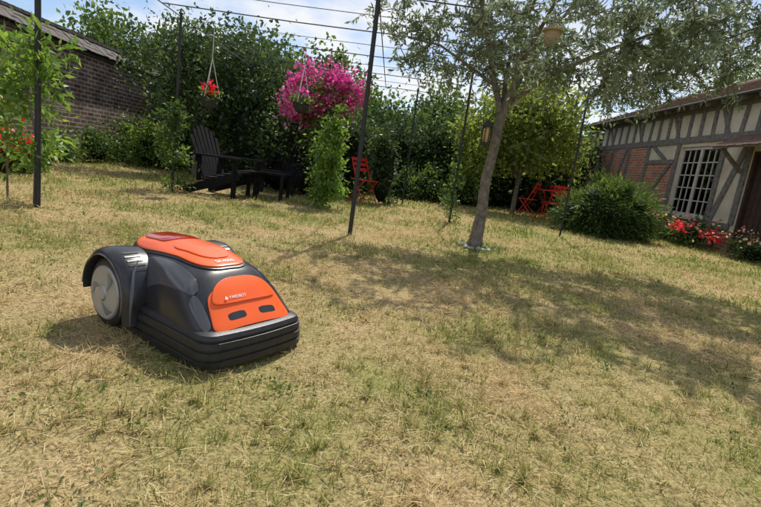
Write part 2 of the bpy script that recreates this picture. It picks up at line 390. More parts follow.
for s,nm in((-1,'right'),(1,'left')):
    A=Acc(); xc,zc=-0.60,0.135
    A.lathe([(0.10,s*0.185),(0.122,s*0.188),(0.133,s*0.20),(0.135,s*0.235),(0.131,s*0.252),(0.12,s*0.258),(0.108,s*0.258)],(xc,0,zc),56,'y')
    A.out('tyre_'+nm,M_rub,mower,True)
    A=Acc()
    for k in range(40):
        a=2*math.pi*k/40; c=Vector((xc+0.134*math.cos(a),s*0.2,zc+0.134*math.sin(a))); d=c+Vector((0,s*0.046,0)); A.bar(c,d,0.008,0.006,(math.cos(a),0,math.sin(a)))
    A.out('tread_'+nm,M_rub,mower)
    A=Acc(); A.lathe([(0.107,s*0.252),(0.107,s*0.261),(0.100,s*0.266),(0.092,s*0.263),(0.05,s*0.268),(0.030,s*0.270),(0.028,s*0.275),(0.001,s*0.277)],(xc,0,zc),56,'y')
    A.out('hub_cap_'+nm,M_sil,mower,True,30)
    V=[];F=[]
    for q in range(3):
        a0=q*2.094+0.5; n0=len(V)
        for k in range(9):
            rr=0.038+0.05*k/8; aa=a0+0.5*(k/8)
            for da in(-0.10-0.10*k/8,0.10+0.25*k/8):
                V.append((xc+rr*math.cos(aa+da),s*(0.2695-0.0045*(rr-0.038)/0.05+0.0006),zc+rr*math.sin(aa+da)))
        for k in range(8): F.append((n0+2*k,n0+2*k+1,n0+2*k+3,n0+2*k+2))
    mk('hub_spokes_'+nm,V,F,M_hub,mower)
    Ri,Ro=0.148,0.178
    cs=[(Ri,0.14),(Ro-0.004,0.14),(Ro,0.17),(Ro,0.235),(Ro-0.006,0.258),(Ro-0.018,0.270),(Ri+0.002,0.274),(Ri,0.266)]
    angs=np.radians(np.linspace(-8,186,40)); V=[];F=[]
    def ring(cxp,czp,dx,dz):
        for rr,yy in cs: V.append((cxp+dx*rr,s*yy,czp+dz*rr))
    ring(xc+0.012,0.05,1,0)
    for a in angs: ring(xc,zc,math.cos(a)*(1.04 if math.cos(a)>0 else 1.0),math.sin(a)*1.0)
    nr=len(V)//len(cs); kc=len(cs)
    for i in range(nr-1):
        for j in range(kc):
            a=i*kc+j;b=i*kc+(j+1)%kc; F.append((a,b,b+kc,a+kc))
    F.append(tuple(range(kc))); F.append(tuple((nr-1)*kc+j for j in range(kc)))
    mk('fender_'+nm,V,F,M_blk,mower,True,40)
    A=Acc(); A.tube([(xc+1.03*0.150*math.cos(a),s*0.273,zc+0.150*math.sin(a)) for a in np.radians(np.linspace(-20,178,36))],0.0035,6); A.out('fender_trim_'+nm,M_gry,mower,True)
    A=Acc(); A.tube([(xc+0.196,s*0.262,0.06),(xc+0.196,s*0.262,0.12),(xc+0.188,s*0.255,0.17),(xc+0.172,s*0.245,0.21),(xc+0.150,s*0.232,0.245),(xc+0.12,s*0.20,0.285)],[0.003,0.005,0.006,0.006,0.005,0.002],8); A.out('arch_edge_'+nm,M_dgr,mower,True)
    A=Acc()
    for k in range(5):
        a=math.radians(40+7*k); A.bar((xc+0.180*math.cos(a)*1.02,s*0.175,zc+0.180*math.sin(a)),(xc+0.180*math.cos(a)*1.02,s*0.235,zc+0.180*math.sin(a)),0.006,0.003,(math.cos(a),0,math.sin(a)))
    A.out('fender_ribs_'+nm,M_blk,mower)
def label(txt,x,y,size,lift,roll=0):
    c=bpy.data.curves.new('label','FONT'); c.body=txt; c.size=size; c.extrude=0.0003; c.align_x='CENTER'; c.align_y='CENTER'
    c.materials.append(M_wht); o=bpy.data.objects.new('label',c); link(o,mower)
    z=float(H(x,y)); sl=(float(H(x+0.01,y))-float(H(x-0.01,y)))/0.02
    ang=math.atan(-sl)
    o.location=(x,y,z+lift)
    xa=Vector((0,1,0)); ya=Vector((-math.cos(ang),0,math.sin(ang))); zb=xa.cross(ya)
    o.rotation_euler=Matrix((xa,ya,zb)).transposed().to_euler()
label('SK4000',-0.232,0.0,0.026,0.0125)
label('▲ YARDBOT',-0.092,-0.05,0.016,0.0225)

# ---------------------------------------------------------------- pergola
M_iron=pbr('dark_iron',(0.022,0.022,0.024),0.6,var=0.3,scale=20)
M_wire=pbr('galvanised_wire',(0.07,0.07,0.075),0.5,var=0.3,scale=20)
pg=empty('pergola'); PH=2.36
poles=[(-3.04,4.06),(-3.08,6.71),(-0.35,4.92),(1.06,7.81),(2.98,7.99),(0.32,10.2),(-3.1,10.0),(-1.35,8.9)]
A=Acc()
for i,(x,y) in enumerate(poles):
    rr=0.023 if i in(0,2) else 0.018
    A.tube([(x,y,-0.05),(x+0.005,y,1.2),(x,y,PH+0.04)],rr,10)
    A.lathe([(rr*1.6,0),(rr*1.8,0.01),(rr*1.2,0.02),(0.001,0.06)],(x,y,PH+0.03),10)
A.out('posts',M_iron,pg,True)
A=Acc()
for x in(-3.07,-0.35,1.06,2.98): A.tube([(x,4.4 if x!=-3.07 else 3.9,PH),(x,7.4,PH-0.01),(x,10.3,PH)],0.007,6)
for i,y in enumerate(np.linspace(4.92,10.2,9)):
    xe=3.05 if i in(5,8) else 1.1
    A.tube([(-3.12,y,PH+0.015),(-1.5,y,PH+0.0),(0,y,PH+0.01),(xe,y,PH+0.005)],0.004 if i%2 else 0.007,6)
A.out('top_wires',M_wire,pg,True)

# ---------------------------------------------------------------- olive tree
def olive():
    root=empty('olive_tree'); A=Acc(); B=Vector((1.03,5.2,0))
    nodes=[]
    def add(pts,rads,seg=8):
        A.tube(pts,rads,seg); 
        for q in pts: nodes.append(Vector(q))
    tp=[B+Vector(v) for v in((0,0,-0.05),(0.0,0,0.10),(0.015,0.01,0.4),(0.0,0.02,0.75),(0.03,0.01,1.1),(0.035,0,1.35),(0.05,-0.01,1.5))]
    A.tube(tp,[0.11,0.075,0.060,0.056,0.052,0.053,0.054],14)
    f=tp[-1]
    limbs=[[(0,0,-0.05),(-0.12,0.05,0.25),(-0.26,0.0,0.6),(-0.45,-0.1,1.1),(-0.5,-0.2,1.6)],
           [(0,0,-0.05),(0.10,-0.05,0.3),(0.2,0.0,0.65),(0.5,0.1,1.05),(0.75,0.1,1.6)],
           [(0.03,0,0.05),(0.35,-0.15,0.36),(0.8,-0.25,0.62),(1.35,-0.3,0.9),(1.9,-0.25,0.95)],
           [(0,0,0),(0.02,0.25,0.4),(0.1,0.55,0.8),(0.3,0.8,1.3)],
           [(0,0,0),(0.05,-0.3,0.45),(0.15,-0.65,0.85),(0.1,-0.9,1.3)],
           [(-0.06,0.02,0.2),(-0.4,0.15,0.42),(-0.75,0.1,0.58),(-1.1,0.05,0.6)]]
    for l,r0 in zip(limbs,(0.036,0.034,0.026,0.028,0.026,0.018)):
        pts=[f+Vector(v) for v in l]; k=len(pts); add(pts,[r0*(1-0.75*i/(k-1))+0.003 for i in range(k)],9)
    T=[]
    C=Vector((1.75,5.2,2.65)); 
    while len(T)<140:
        d=Vector(RNG.normal(size=3)).normalized(); q=RNG.uniform(0.35,1)**0.6
        v=Vector((d.x*1.95*q,d.y*1.4*q,d.z*0.95*q)); P=C+v
        if P.z<1.70: continue
        if P.z<1.9 and abs(P.x-1.1)<0.4 and RNG.random()<0.7: continue
        T.append(P)
    for k in range(44):
        T.append(Vector((RNG.uniform(-.15,3.1),5.2+RNG.uniform(-.7,.7),RNG.uniform(1.85,2.5))))
    T+= [Vector((x,5.2+RNG.uniform(-.4,.4),z)) for x,z in((3.3,2.5),(3.45,2.35),(3.1,2.2),(2.9,2.05),(2.6,1.95),(2.4,1.9),(3.5,2.55),(2.75,2.3),(-.2,2.2),(0.0,1.95),(0.25,1.85),(0.5,1.9),(-.1,2.5),(3.6,2.45),(2.2,2.0),(.1,2.2),(-.3,2.35))]
    T.sort(key=lambda t:(t-f).length)
    LP=[];LD=[];LT=[]
    for t in T:
        nn=min(nodes,key=lambda q:(q-t).length+0.4*max(0,q.z-t.z)); d=t-nn; l=d.length; tone=RNG.uniform(0,0.45)
        pts=[nn+d*s+Vector((RNG.normal()*0.03*l,RNG.normal()*0.03*l,0.12*l*math.sin(math.pi*s)))*(1 if 0<s<1 else 0) for s in(0,0.25,0.5,0.75,1)]
        add(pts,[0.004+0.007*min(l,1.5)*(1-s) for s in(0,.25,.5,.75,1)],5)
        for k in range(8):
            dd=Vector(RNG.normal(size=3)); dd=(dd.normalized()+d.normalized()*0.5).normalized(); ln=RNG.uniform(0.16,0.36)
            st=pts[RNG.integers(2,5)]; tw=[st+dd*ln*s+Vector((0,0,-0.35*ln*s*s)) for s in(0,.35,.7,1)]
            A.tube(tw,[0.003,0.0025,0.002,0.0012],3,False)
            m=26
            for j in range(m):
                s=0.08+0.92*j/(m-1); q=s*3; i0=min(int(q),2); P=tw[i0].lerp(tw[i0+1],q-i0)
                td=(tw[i0+1]-tw[i0]).normalized(); LP.append(P[:]); LD.append((td*0.7+Vector(RNG.normal(size=3)).normalized()*0.9)[:]); LT.append(tone)
    A.out('trunk_and_limbs',M_bark,root,True,60)
    leafmesh('leaves',np.array(LP),0.062,0.29,G_olive,root,dirs=np.array(LD)*1.0,tone=np.array(LT))
olive()
M_st=pbr('pale_stone',(0.50,0.48,0.44),0.9,var=0.25,scale=6,bump=0.4,bscale=25)
sr=empty('stone_ring'); 
import bmesh
for i in range(16):
    a=i*2*math.pi/16+RNG.uniform(-.1,.1); bm=bmesh.new(); bmesh.ops.create_icosphere(bm,subdivisions=2,radius=1)
    sx,sy,sz=RNG.uniform(0.02,0.042),RNG.uniform(0.02,0.04),RNG.uniform(0.016,0.03)
    for v in bm.verts:
        v.co*=1+RNG.uniform(-.15,.15); v.co=Vector((v.co.x*sx,v.co.y*sy,v.co.z*sz))
    me=bpy.data.meshes.new('stone'); bm.to_mesh(me); bm.free(); me.materials.append(M_st); o=bpy.data.objects.new('stone_%d'%i,me)
    rr=RNG.uniform(.12,.21)
    o.location=(1.03+rr*math.cos(a),5.2+rr*math.sin(a),0.018); o.rotation_euler=(0,0,a); link(o,sr)
gp=np.array([1.08,5.22,0])+RNG.normal(size=(900,3))*np.array([.22,.14,0.0]); gp[:,2]=RNG.uniform(0,.03,900)
leafmesh('grass_tuft',gp,0.05,.10,G_mid,None,np.tile([[0,0,1.0]],(900,1)),1.2)

# ---------------------------------------------------------------- brick materials
def brickmat(name,c1,c2,mortar,bw=0.22,rh=0.07,ms=0.010,wear=0.5):
    m,nt,out=new_mat(name); N=nt.nodes; L=nt.links
    g=N.new('ShaderNodeNewGeometry'); s=N.new('ShaderNodeSeparateXYZ'); L.new(g.outputs['Position'],s.inputs[0])
    sn=N.new('ShaderNodeSeparateXYZ'); L.new(g.outputs['Normal'],sn.inputs[0])
    ab=N.new('ShaderNodeMath'); ab.operation='ABSOLUTE'; L.new(sn.outputs['X'],ab.inputs[0])
    gt=N.new('ShaderNodeMath'); gt.operation='GREATER_THAN'; gt.inputs[1].default_value=0.6; L.new(ab.outputs[0],gt.inputs[0])
    mm=N.new('ShaderNodeMix'); L.new(gt.outputs[0],mm.inputs[0]); L.new(s.outputs['X'],mm.inputs[2]); L.new(s.outputs['Y'],mm.inputs[3])
    c=N.new('ShaderNodeCombineXYZ'); L.new(mm.outputs[0],c.inputs[0]); L.new(s.outputs['Z'],c.inputs[1])
    nz=N.new('ShaderNodeTexNoise'); nz.inputs['Scale'].default_value=3; nz.inputs['Detail'].default_value=5; L.new(g.outputs['Position'],nz.inputs['Vector'])
    b=N.new('ShaderNodeTexBrick'); b.inputs['Scale'].default_value=1; b.inputs['Brick Width'].default_value=bw; b.inputs['Row Height'].default_value=rh; b.inputs['Mortar Size'].default_value=ms
    b.inputs['Color1'].default_value=(*c1,1); b.inputs['Color2'].default_value=(*c2,1); b.inputs['Mortar'].default_value=(*mortar,1); b.inputs['Mortar Smooth'].default_value=0.2
    L.new(c.outputs[0],b.inputs['Vector'])
    cr=N.new('ShaderNodeValToRGB'); cr.color_ramp.elements[0].position=.3; cr.color_ramp.elements[1].position=.7; cr.color_ramp.elements[0].color=(1-wear,)*3+(1,); cr.color_ramp.elements[1].color=(1.15,1.15,1.1,1)
    L.new(nz.outputs['Fac'],cr.inputs[0])
    mu=N.new('ShaderNodeMixRGB'); mu.blend_type='MULTIPLY'; mu.inputs[0].default_value=1; L.new(b.outputs[0],mu.inputs[1]); L.new(cr.outputs[0],mu.inputs[2])
    pb=N.new('ShaderNodeBsdfPrincipled'); pb.inputs['Roughness'].default_value=.9; L.new(mu.outputs[0],pb.inputs[0])
    bp=N.new('ShaderNodeBump'); bp.invert=True; bp.inputs['Strength'].default_value=.7; bp.inputs['Distance'].default_value=.01; L.new(b.outputs['Fac'],bp.inputs['Height']); L.new(bp.outputs[0],pb.inputs['Normal'])
    L.new(pb.outputs[0],out.inputs[0]); return m
BK_old=brickmat('old_dark_brick',(0.13,0.06,0.045),(0.26,0.14,0.10),(0.42,0.39,0.36),0.24,0.09,0.015,wear=.5)
BK_red=brickmat('red_brick',(0.38,0.115,0.06),(0.50,0.20,0.12),(0.45,0.40,0.34),wear=.3)
M_slate=pbr('old_tiles',(0.06,0.052,0.05),0.85,col2=(0.13,0.105,0.09),scale=9,bump=.5,bscale=30)
M_tile=pbr('clay_tiles',(0.13,0.075,0.05),0.85,col2=(0.25,0.16,0.12),scale=9,bump=.5,bscale=30)

gw=empty('brick_garden_wall'); WH=0.14
A=Acc(); A.box((-7.3,-3,-0.1),(-6.95,15.5,2.14+WH)); A.out('wall',BK_old,gw)
A=Acc(); A.box((-7.36,-3,2.14+WH),(-6.89,15.5,2.20+WH)); A.out('string_course',M_slate,gw)
A=Acc()
y=-3.0
while y<15.5:
    w_=0.17
    for k in range(3):
        for sgn in(1,-1):
            x0=-7.125+sgn*(0.34-0.10*k+0.0); x1=-7.125+sgn*(0.34-0.10*k-0.15); z0=2.22+WH+0.085*k; z1=z0+0.12
            j=RNG.uniform(-.012,.012); A.bar((x0,y+w_/2,z0+j),(x1,y+w_/2,z1+j),w_-0.012,0.018)
    A.bar((-7.125,y,2.51+WH),(-7.125,y+w_-0.01,2.515+WH),0.14,0.06)
    y+=w_
A.out('coping_tiles',M_slate,gw)
A=Acc(); A.box((-7.28,-3,2.20+WH),(-6.97,15.5,2.36+WH)); A.out('coping_core',M_slate,gw)

# ---------------------------------------------------------------- half timbered house
M_lime=pbr('lime_render',(0.52,0.45,0.34),0.95,col2=(0.72,0.65,0.52),scale=2.5,bump=.4,bscale=15)
M_tim=pbr('weathered_timber',(0.11,0.10,0.095),0.9,col2=(0.25,0.23,0.21),scale=12,bump=.6,bscale=40)
M_door=pbr('brown_door',(0.05,0.028,0.02),0.6,var=.3,scale=10)
M_frame=pbr('window_frame_paint',(0.55,0.50,0.46),0.6,var=.15)
M_cur=pbr('curtain',(0.5,0.48,0.47),0.9,var=.25,scale=6)
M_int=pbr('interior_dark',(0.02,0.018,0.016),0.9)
gm,gnt,gout=new_mat('glass'); 
tr=gnt.nodes.new('ShaderNodeBsdfTransparent'); tr.inputs[0].default_value=(.75,.78,.8,1); gl=gnt.nodes.new('ShaderNodeBsdfGlossy'); gl.inputs['Roughness'].default_value=.03
fr=gnt.nodes.new('ShaderNodeLayerWeight'); fr.inputs[0].default_value=.35; ms=gnt.nodes.new('ShaderNodeMixShader')
gnt.links.new(fr.outputs['Fresnel'],ms.inputs[0]); gnt.links.new(tr.outputs[0],ms.inputs[1]); gnt.links.new(gl.outputs[0],ms.inputs[2]); gnt.links.new(ms.outputs[0],gout.inputs[0])
hs=empty('half_timbered_house'); FX=6.7; HY0,HY1=4.0,17.0; HD=4.6
def facade(A,x0,x1,y0,y1,z0,z1,holes):
    ysb=sorted({y0,y1,*[h[0] for h in holes if y0<h[0]<y1],*[h[1] for h in holes if y0<h[1]<y1]})
    for a,b in zip(ysb[:-1],ysb[1:]):
        hz=[h for h in holes if h[0]<=a+1e-6 and h[1]>=b-1e-6]
        z=z0
        for h in sorted(hz,key=lambda h:h[2]):
            if h[3]<=z0 or h[2]>=z1: continue
            if h[2]>z: A.box((x0,a,z),(x1,b,h[2]))
            z=max(z,h[3])
        if z<z1: A.box((x0,a,z),(x1,b,z1))
WN=(10.1,11.5,0.56,2.12); DR=(8.25,9.2,0.0,1.95); W2=(5.3,6.3,0.9,2.0)
A=Acc(); facade(A,FX,FX+0.3,HY0,HY1,0.42,2.95,[WN,DR,W2]); A.box((FX+0.3,HY1-0.3,0.42),(FX+HD,HY1-0.001,2.95)) ; A.box((FX+0.3,HY0,0.42),(FX+HD,HY0+0.3,2.95)); A.box((FX+HD,HY0,0.42),(FX+HD+0.3,HY1,2.95)); A.out('render_infill',M_lime,hs)
A=Acc(); facade(A,FX-0.02,FX+0.3,HY0,HY1+0.02,-0.1,0.42,[DR]); A.box((FX+0.3,HY1-0.3,-0.1),(FX+HD,HY1+0.02,0.42)); A.out('brick_plinth',BK_red,hs)
A=Acc(); 
for (a,b) in((11.66,12.85),(12.97,13.9),(14.02,14.9),(15.03,15.73),(15.87,16.83)): A.box((FX-0.010,a,0.55),(FX+0.05,b,2.2 if b>12.9 else 1.75))
A.out('brick_nogging',BK_red,hs)
A=Acc()
def rail(y0,y1,z0,z1,t=0.035): A.box((FX-t,y0,z0),(FX+0.02,y1,z1))
rail(HY0,DR[0]-0.1,0.42,0.55); rail(DR[1]+0.1,HY1,0.42,0.55); rail(HY0,HY1,2.20,2.34); rail(HY0,HY1,2.86,3.0)
rail(11.7,12.85,1.74,1.84,0.030)
for y in np.arange(HY0+0.2,HY1,0.42):
    t=RNG.uniform(-.05,.05); A.bar((FX-0.008,y,2.33),(FX-0.008,y+t,2.87),0.04,0.10,(0,1,0))
for y in(DR[0]-0.1,DR[1]+0.08,WN[0]-0.09,WN[1]+0.09,12.91,13.96,14.96,15.8,16.9,7.3,6.5,5.1,4.1): 
    A.bar((FX-0.010,y,0.54),(FX-0.010,y,2.21),0.05,0.13,(0,1,0))
A.bar((FX-0.005,9.95,0.5),(FX-0.005,9.33,2.22),0.04,0.14,(0,1,0))
A.bar((FX-0.006,12.05,1.83),(FX-0.006,12.75,2.21),0.04,0.10,(0,1,0))
A.bar((FX-0.014,14.8,0.54),(FX-0.014,14.1,2.2),0.05,0.11,(0,1,0))
A.bar((FX-0.014,12.8,0.54),(FX-0.014,11.8,1.74),0.05,0.11,(0,1,0)); 
A.bar((FX-0.005,7.2,0.5),(FX-0.005,6.6,2.22),0.04,0.13,(0,1,0))
for y in np.arange(HY0+0.9,HY1,1.7): A.bar((FX-0.003,y,2.33),(FX-0.003,y+0.32,2.87),0.04,0.09,(0,1,0))
for y in np.arange(HY0,HY1+0.2,0.5): A.bar((FX-0.30,y,2.93),(FX+0.05,y,3.06),0.08,0.09)
A.out('timber_frame',M_tim,hs)
A=Acc(); 
for x in np.arange(FX+0.1,FX+HD,0.7): A.box((x,HY1-0.01,0.5),(x+0.13,HY1+0.03,2.9))
A.box((FX,HY1-0.01,2.86),(FX+HD,HY1+0.04,3.0)); A.out('gable_timbers',M_tim,hs)
pit=math.radians(23); rz_=3.0+(HD/2+.5)*math.tan(pit)-.1
mk('gable_wall',[(FX,HY1-0.15,2.95),(FX+HD+.3,HY1-0.15,2.95),(FX+HD/2+.15,HY1-0.15,rz_),(FX,HY0+0.15,2.95),(FX+HD+.3,HY0+0.15,2.95),(FX+HD/2+.15,HY0+0.15,rz_)],[(0,1,2),(3,5,4)],M_lime,hs)
A=Acc(); xm=FX+HD/2+0.15; half=xm-(FX-0.36); 
nc=int(half/0.17/math.cos(pit)*1.0)+1
for sg in(1,-1):
    for k in range(nc):
        d0=k*0.17*math.cos(pit); 
        yy=HY0-0.25+(0.1 if k%2 else 0)
        while yy<HY1+0.25:
            ww_=0.205; j=RNG.uniform(-.010,.010)
            xa=FX-0.36+d0; za=3.0+d0*math.tan(pit)+0.02
            xb=xa+0.25*math.cos(pit); zb=za+0.25*math.sin(pit)-0.025
            if sg<0: xa=2*xm-xa; xb=2*xm-xb
            A.bar((xa,yy+ww_/2,za+j),(xb,yy+ww_/2,zb+j),ww_-0.012,0.025)
            yy+=ww_
A.out('roof_tiles',M_tile,hs)
A=Acc()
A.bar((FX-0.34,(HY0+HY1)/2,2.995),(xm,(HY0+HY1)/2,2.995+half*math.tan(pit)-0.02),HY1-HY0+0.4,0.03)
A.bar((2*xm-FX+0.34,(HY0+HY1)/2,2.995),(xm,(HY0+HY1)/2,2.995+half*math.tan(pit)-0.02),HY1-HY0+0.4,0.028)
A.out('roof_deck',M_tim,hs)
A=Acc(); A.tube([(xm,HY0-0.2,3.0+half*math.tan(pit)+.0),(xm,HY1+0.2,3.0+half*math.tan(pit)+.0)],0.09,10); A.out('ridge',M_tile,hs)
A=Acc(); A.tube([(FX-0.42,HY0-0.2,2.97),(FX-0.42,HY1+0.2,2.95)],0.03,10); A.out('gutter',pbr('zinc',(0.05,0.048,0.045),.8,metal=0),hs,True)
A=Acc(); y0,y1,z0,z1=WN; fxw=FX+0.07
A.box((fxw-0.03,y0,z0),(fxw+0.04,y0+0.06,z1)); A.box((fxw-0.03,y1-0.06,z0),(fxw+0.04,y1,z1)); A.box((fxw-0.03,y0+.06,z0),(fxw+0.04,y1-.06,z0+0.08)); A.box((fxw-0.03,y0+.06,z1-0.07),(fxw+0.04,y1-.06,z1))
ym=(y0+y1)/2; A.box((fxw-0.025,ym-0.04,z0+.08),(fxw+0.035,ym+0.04,z1-.07))
for k in(1,2): 
    for s0,s1 in((y0+.06,ym-.04),(ym+.04,y1-.06)):
        yy=s0+(s1-s0)*k/3; A.box((fxw-0.010,yy-0.010,z0+.08),(fxw+0.02,yy+0.010,z1-.07))
for k in range(1,5):
    zz_=z0+.08+(z1-z0-.15)*k/5; A.box((fxw-0.014,y0+.06,zz_-0.011),(fxw+0.018,ym-.04,zz_+0.011)); A.box((fxw-0.014,ym+.04,zz_-0.011),(fxw+0.018,y1-.06,zz_+0.011))
A.box((FX-0.07,y0-0.05,z0-0.06),(FX+0.06,y1+0.05,z0-0.001)); A.out('window_frame',M_frame,hs)
A=Acc(); A.box((fxw+0.005,y0+.05,z0+.05),(fxw+0.009,y1-.05,z1-.05)); A.out('window_glass',gm,hs)
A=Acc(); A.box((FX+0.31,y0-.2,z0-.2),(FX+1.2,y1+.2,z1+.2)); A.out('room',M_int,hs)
V=[];F=[]
for (a,b) in((y0+0.05,y0+0.62),(y1-0.62,y1-0.05)):
    n0=len(V)
    for k in range(41):
        yy=a+(b-a)*k/40; xx=fxw+0.06+0.015*math.sin(k*1.3); V+= [(xx,yy,z0+.02),(xx,yy,z1)]
    for k in range(40): F.append((n0+2*k,n0+2*k+2,n0+2*k+3,n0+2*k+1))
mk('curtains',V,F,M_cur,hs,True,60)
A=Acc(); y0,y1,z0,z1=W2
for b in(((FX+.04,y0,z0),(FX+.11,y0+0.06,z1)),((FX+.04,y1-.06,z0),(FX+.11,y1,z1)),((FX+.04,y0+.06,z0),(FX+.11,y1-.06,z0+.07)),((FX+.04,y0+.06,z1-.06),(FX+.11,y1-.06,z1)),((FX+.05,(y0+y1)/2-.03,z0+.07),(FX+.1,(y0+y1)/2+.03,z1-.06))): A.box(*b)
A.out('side_window_frame',M_frame,hs)
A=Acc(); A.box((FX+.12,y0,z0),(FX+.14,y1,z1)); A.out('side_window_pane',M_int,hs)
A=Acc(); y0,y1,z0,z1=DR; A.box((FX+.10,y0+.06,0.02),(FX+.15,y1-.06,z1-.06))
for k in range(6): a=y0+.08+(y1-y0-.16)*k/6; A.box((FX+.085,a+.006,0.06),(FX+.099,a+(y1-y0-.16)/6-.006,z1-.1))
A.box((FX+.02,y0,0),(FX+.18,y0+.06,z1)); A.box((FX+.02,y1-.06,0),(FX+.18,y1,z1)); A.box((FX+.02,y0+.06,z1-.06),(FX+.18,y1-.06,z1)); A.out('door',M_door,hs)
A=Acc()
for k in range(5):
    yy=DR[0]-0.3; x0=FX-0.62+k*0.13; zz_=1.97+k*0.065
    while yy<DR[1]+0.35:
        A.bar((x0,yy+.09,zz_+RNG.uniform(-.004,.004)),(x0+0.19,yy+.09,zz_+0.075),0.168,0.02); yy+=.18
A.out('door_canopy_tiles',M_tile,hs)
A=Acc(); A.bar((FX-0.6,8.72,1.945),(FX,8.72,2.245),1.5,0.03); 
for yy in(8.1,9.35): A.bar((FX-0.5,yy,1.95),(FX-0.04,yy,1.55),0.06,0.06)
A.out('door_canopy_frame',M_tim,hs)

# ---------------------------------------------------------------- planting
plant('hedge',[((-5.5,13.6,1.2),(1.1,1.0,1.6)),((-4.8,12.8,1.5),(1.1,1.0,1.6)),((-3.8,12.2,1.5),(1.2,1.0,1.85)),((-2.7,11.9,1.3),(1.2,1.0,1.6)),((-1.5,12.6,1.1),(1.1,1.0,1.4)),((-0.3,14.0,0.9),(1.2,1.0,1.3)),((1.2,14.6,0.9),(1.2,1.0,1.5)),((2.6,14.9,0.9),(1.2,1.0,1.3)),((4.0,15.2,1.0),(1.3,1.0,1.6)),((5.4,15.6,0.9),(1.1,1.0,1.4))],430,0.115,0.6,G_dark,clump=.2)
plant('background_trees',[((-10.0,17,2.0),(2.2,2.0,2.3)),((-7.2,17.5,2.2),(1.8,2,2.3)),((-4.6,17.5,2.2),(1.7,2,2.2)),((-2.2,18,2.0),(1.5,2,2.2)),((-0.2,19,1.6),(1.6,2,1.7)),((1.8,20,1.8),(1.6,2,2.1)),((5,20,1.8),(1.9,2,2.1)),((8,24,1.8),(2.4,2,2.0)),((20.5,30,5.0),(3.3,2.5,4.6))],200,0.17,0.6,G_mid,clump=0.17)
plant('elder_tree',[((-4.7,9.9,2.25),(0.8,0.8,0.65)),((-4.0,10.3,2.45),(0.75,0.8,0.6)),((-3.2,10.4,2.2),(0.65,0.8,0.55)),((-3.9,10.0,1.7),(0.9,0.7,0.8))],360,0.10,0.45,G_dark,core=False,clump=0.25,trunk=[([(-4.2,10.2,0),(-4.2,10.2,1.0),(-4.4,10.1,1.7),(-4.6,10,2.5)],[.08,.06,.045,.02]),([(-4.2,10.2,1.0),(-3.8,10.3,1.8),(-3.7,10.3,2.6)],[.05,.04,.02])])
plant('young_maple_tree',[((3.0,12.3,2.3),(1.0,0.9,1.1)),((3.8,12.6,2.6),(0.95,0.9,0.95)),((2.3,12.4,1.7),(0.8,0.8,0.9)),((4.2,12.8,1.8),(0.7,0.8,0.8))],300,0.12,0.65,G_yel,core=False,clump=0.22,trunk=[([(3.3,12.5,0),(3.3,12.5,1.2),(3.2,12.5,2.4)],[.07,.05,.02]),([(3.3,12.5,1.0),(3.8,12.5,2.0),(4.0,12.5,2.6)],[.04,.03,.01]),([(3.3,12.5,.9),(2.7,12.4,1.6),(2.4,12.4,2.1)],[.04,.03,.01])])
plant('shrub',[((-5.7,11.2,0.4),(0.5,0.5,0.6)),((-5.0,11.2,0.5),(0.6,0.5,0.65))],700,0.08,0.5,G_light,corescale=.6)
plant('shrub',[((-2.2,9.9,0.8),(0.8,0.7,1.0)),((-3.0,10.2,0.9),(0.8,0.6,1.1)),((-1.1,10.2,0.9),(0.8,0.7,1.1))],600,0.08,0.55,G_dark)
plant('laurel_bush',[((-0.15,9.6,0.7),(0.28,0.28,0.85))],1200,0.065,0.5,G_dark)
plant('laurel_bush',[((0.9,12.6,0.3),(0.7,0.5,0.5)),((2.0,12.9,0.3),(0.7,0.5,0.5)),((0.2,12.4,0.3),(0.6,0.5,0.5))],700,0.08,0.5,G_mid,corescale=.6)
plant('rosemary_bush',[((4.0,8.9,0.5),(0.55,0.5,0.58)),((4.5,9.1,0.45),(0.55,0.5,0.55)),((3.7,9.2,0.3),(0.42,0.4,0.42)),((4.25,8.9,0.8),(0.3,0.3,0.3)),((4.8,9.1,0.3),(0.35,0.35,0.35))],1700,0.10,0.14,G_mid,clump=.18,ob=1.5,corescale=.75)
plant('climbing_jasmine',[((-0.98,7.35,0.35),(0.27,0.26,0.4)),((-1.0,7.35,0.8),(0.22,0.22,0.4)),((-0.94,7.35,1.2),(0.17,0.17,0.35))],1400,0.062,0.5,G_light,core=False,clump=.26,low=.3)
plant('climbing_rose',[((-1.4,9.0,1.9),(0.62,0.5,0.42)),((-1.1,8.9,2.08),(0.45,0.4,0.35)),((-1.75,9.0,1.75),(0.4,0.4,0.35)),((-1.85,9.0,1.5),(0.2,0.2,0.2))],850,0.06,0.75,G_pink,core=False,clump=.2,low=.5,trunk=[([(-1.42,8.95,0),(-1.36,8.9,0.8),(-1.38,8.95,1.8)],[.025,.02,.012]),([(-1.30,8.9,0),(-1.40,8.9,0.9),(-1.2,8.95,1.9)],[.02,.018,.01])])
plant('rose_foliage',[((-1.4,8.98,1.8),(0.70,0.55,0.5)),((-1.35,8.95,0.9),(0.3,0.28,0.8))],600,0.065,0.5,G_mid,core=False)
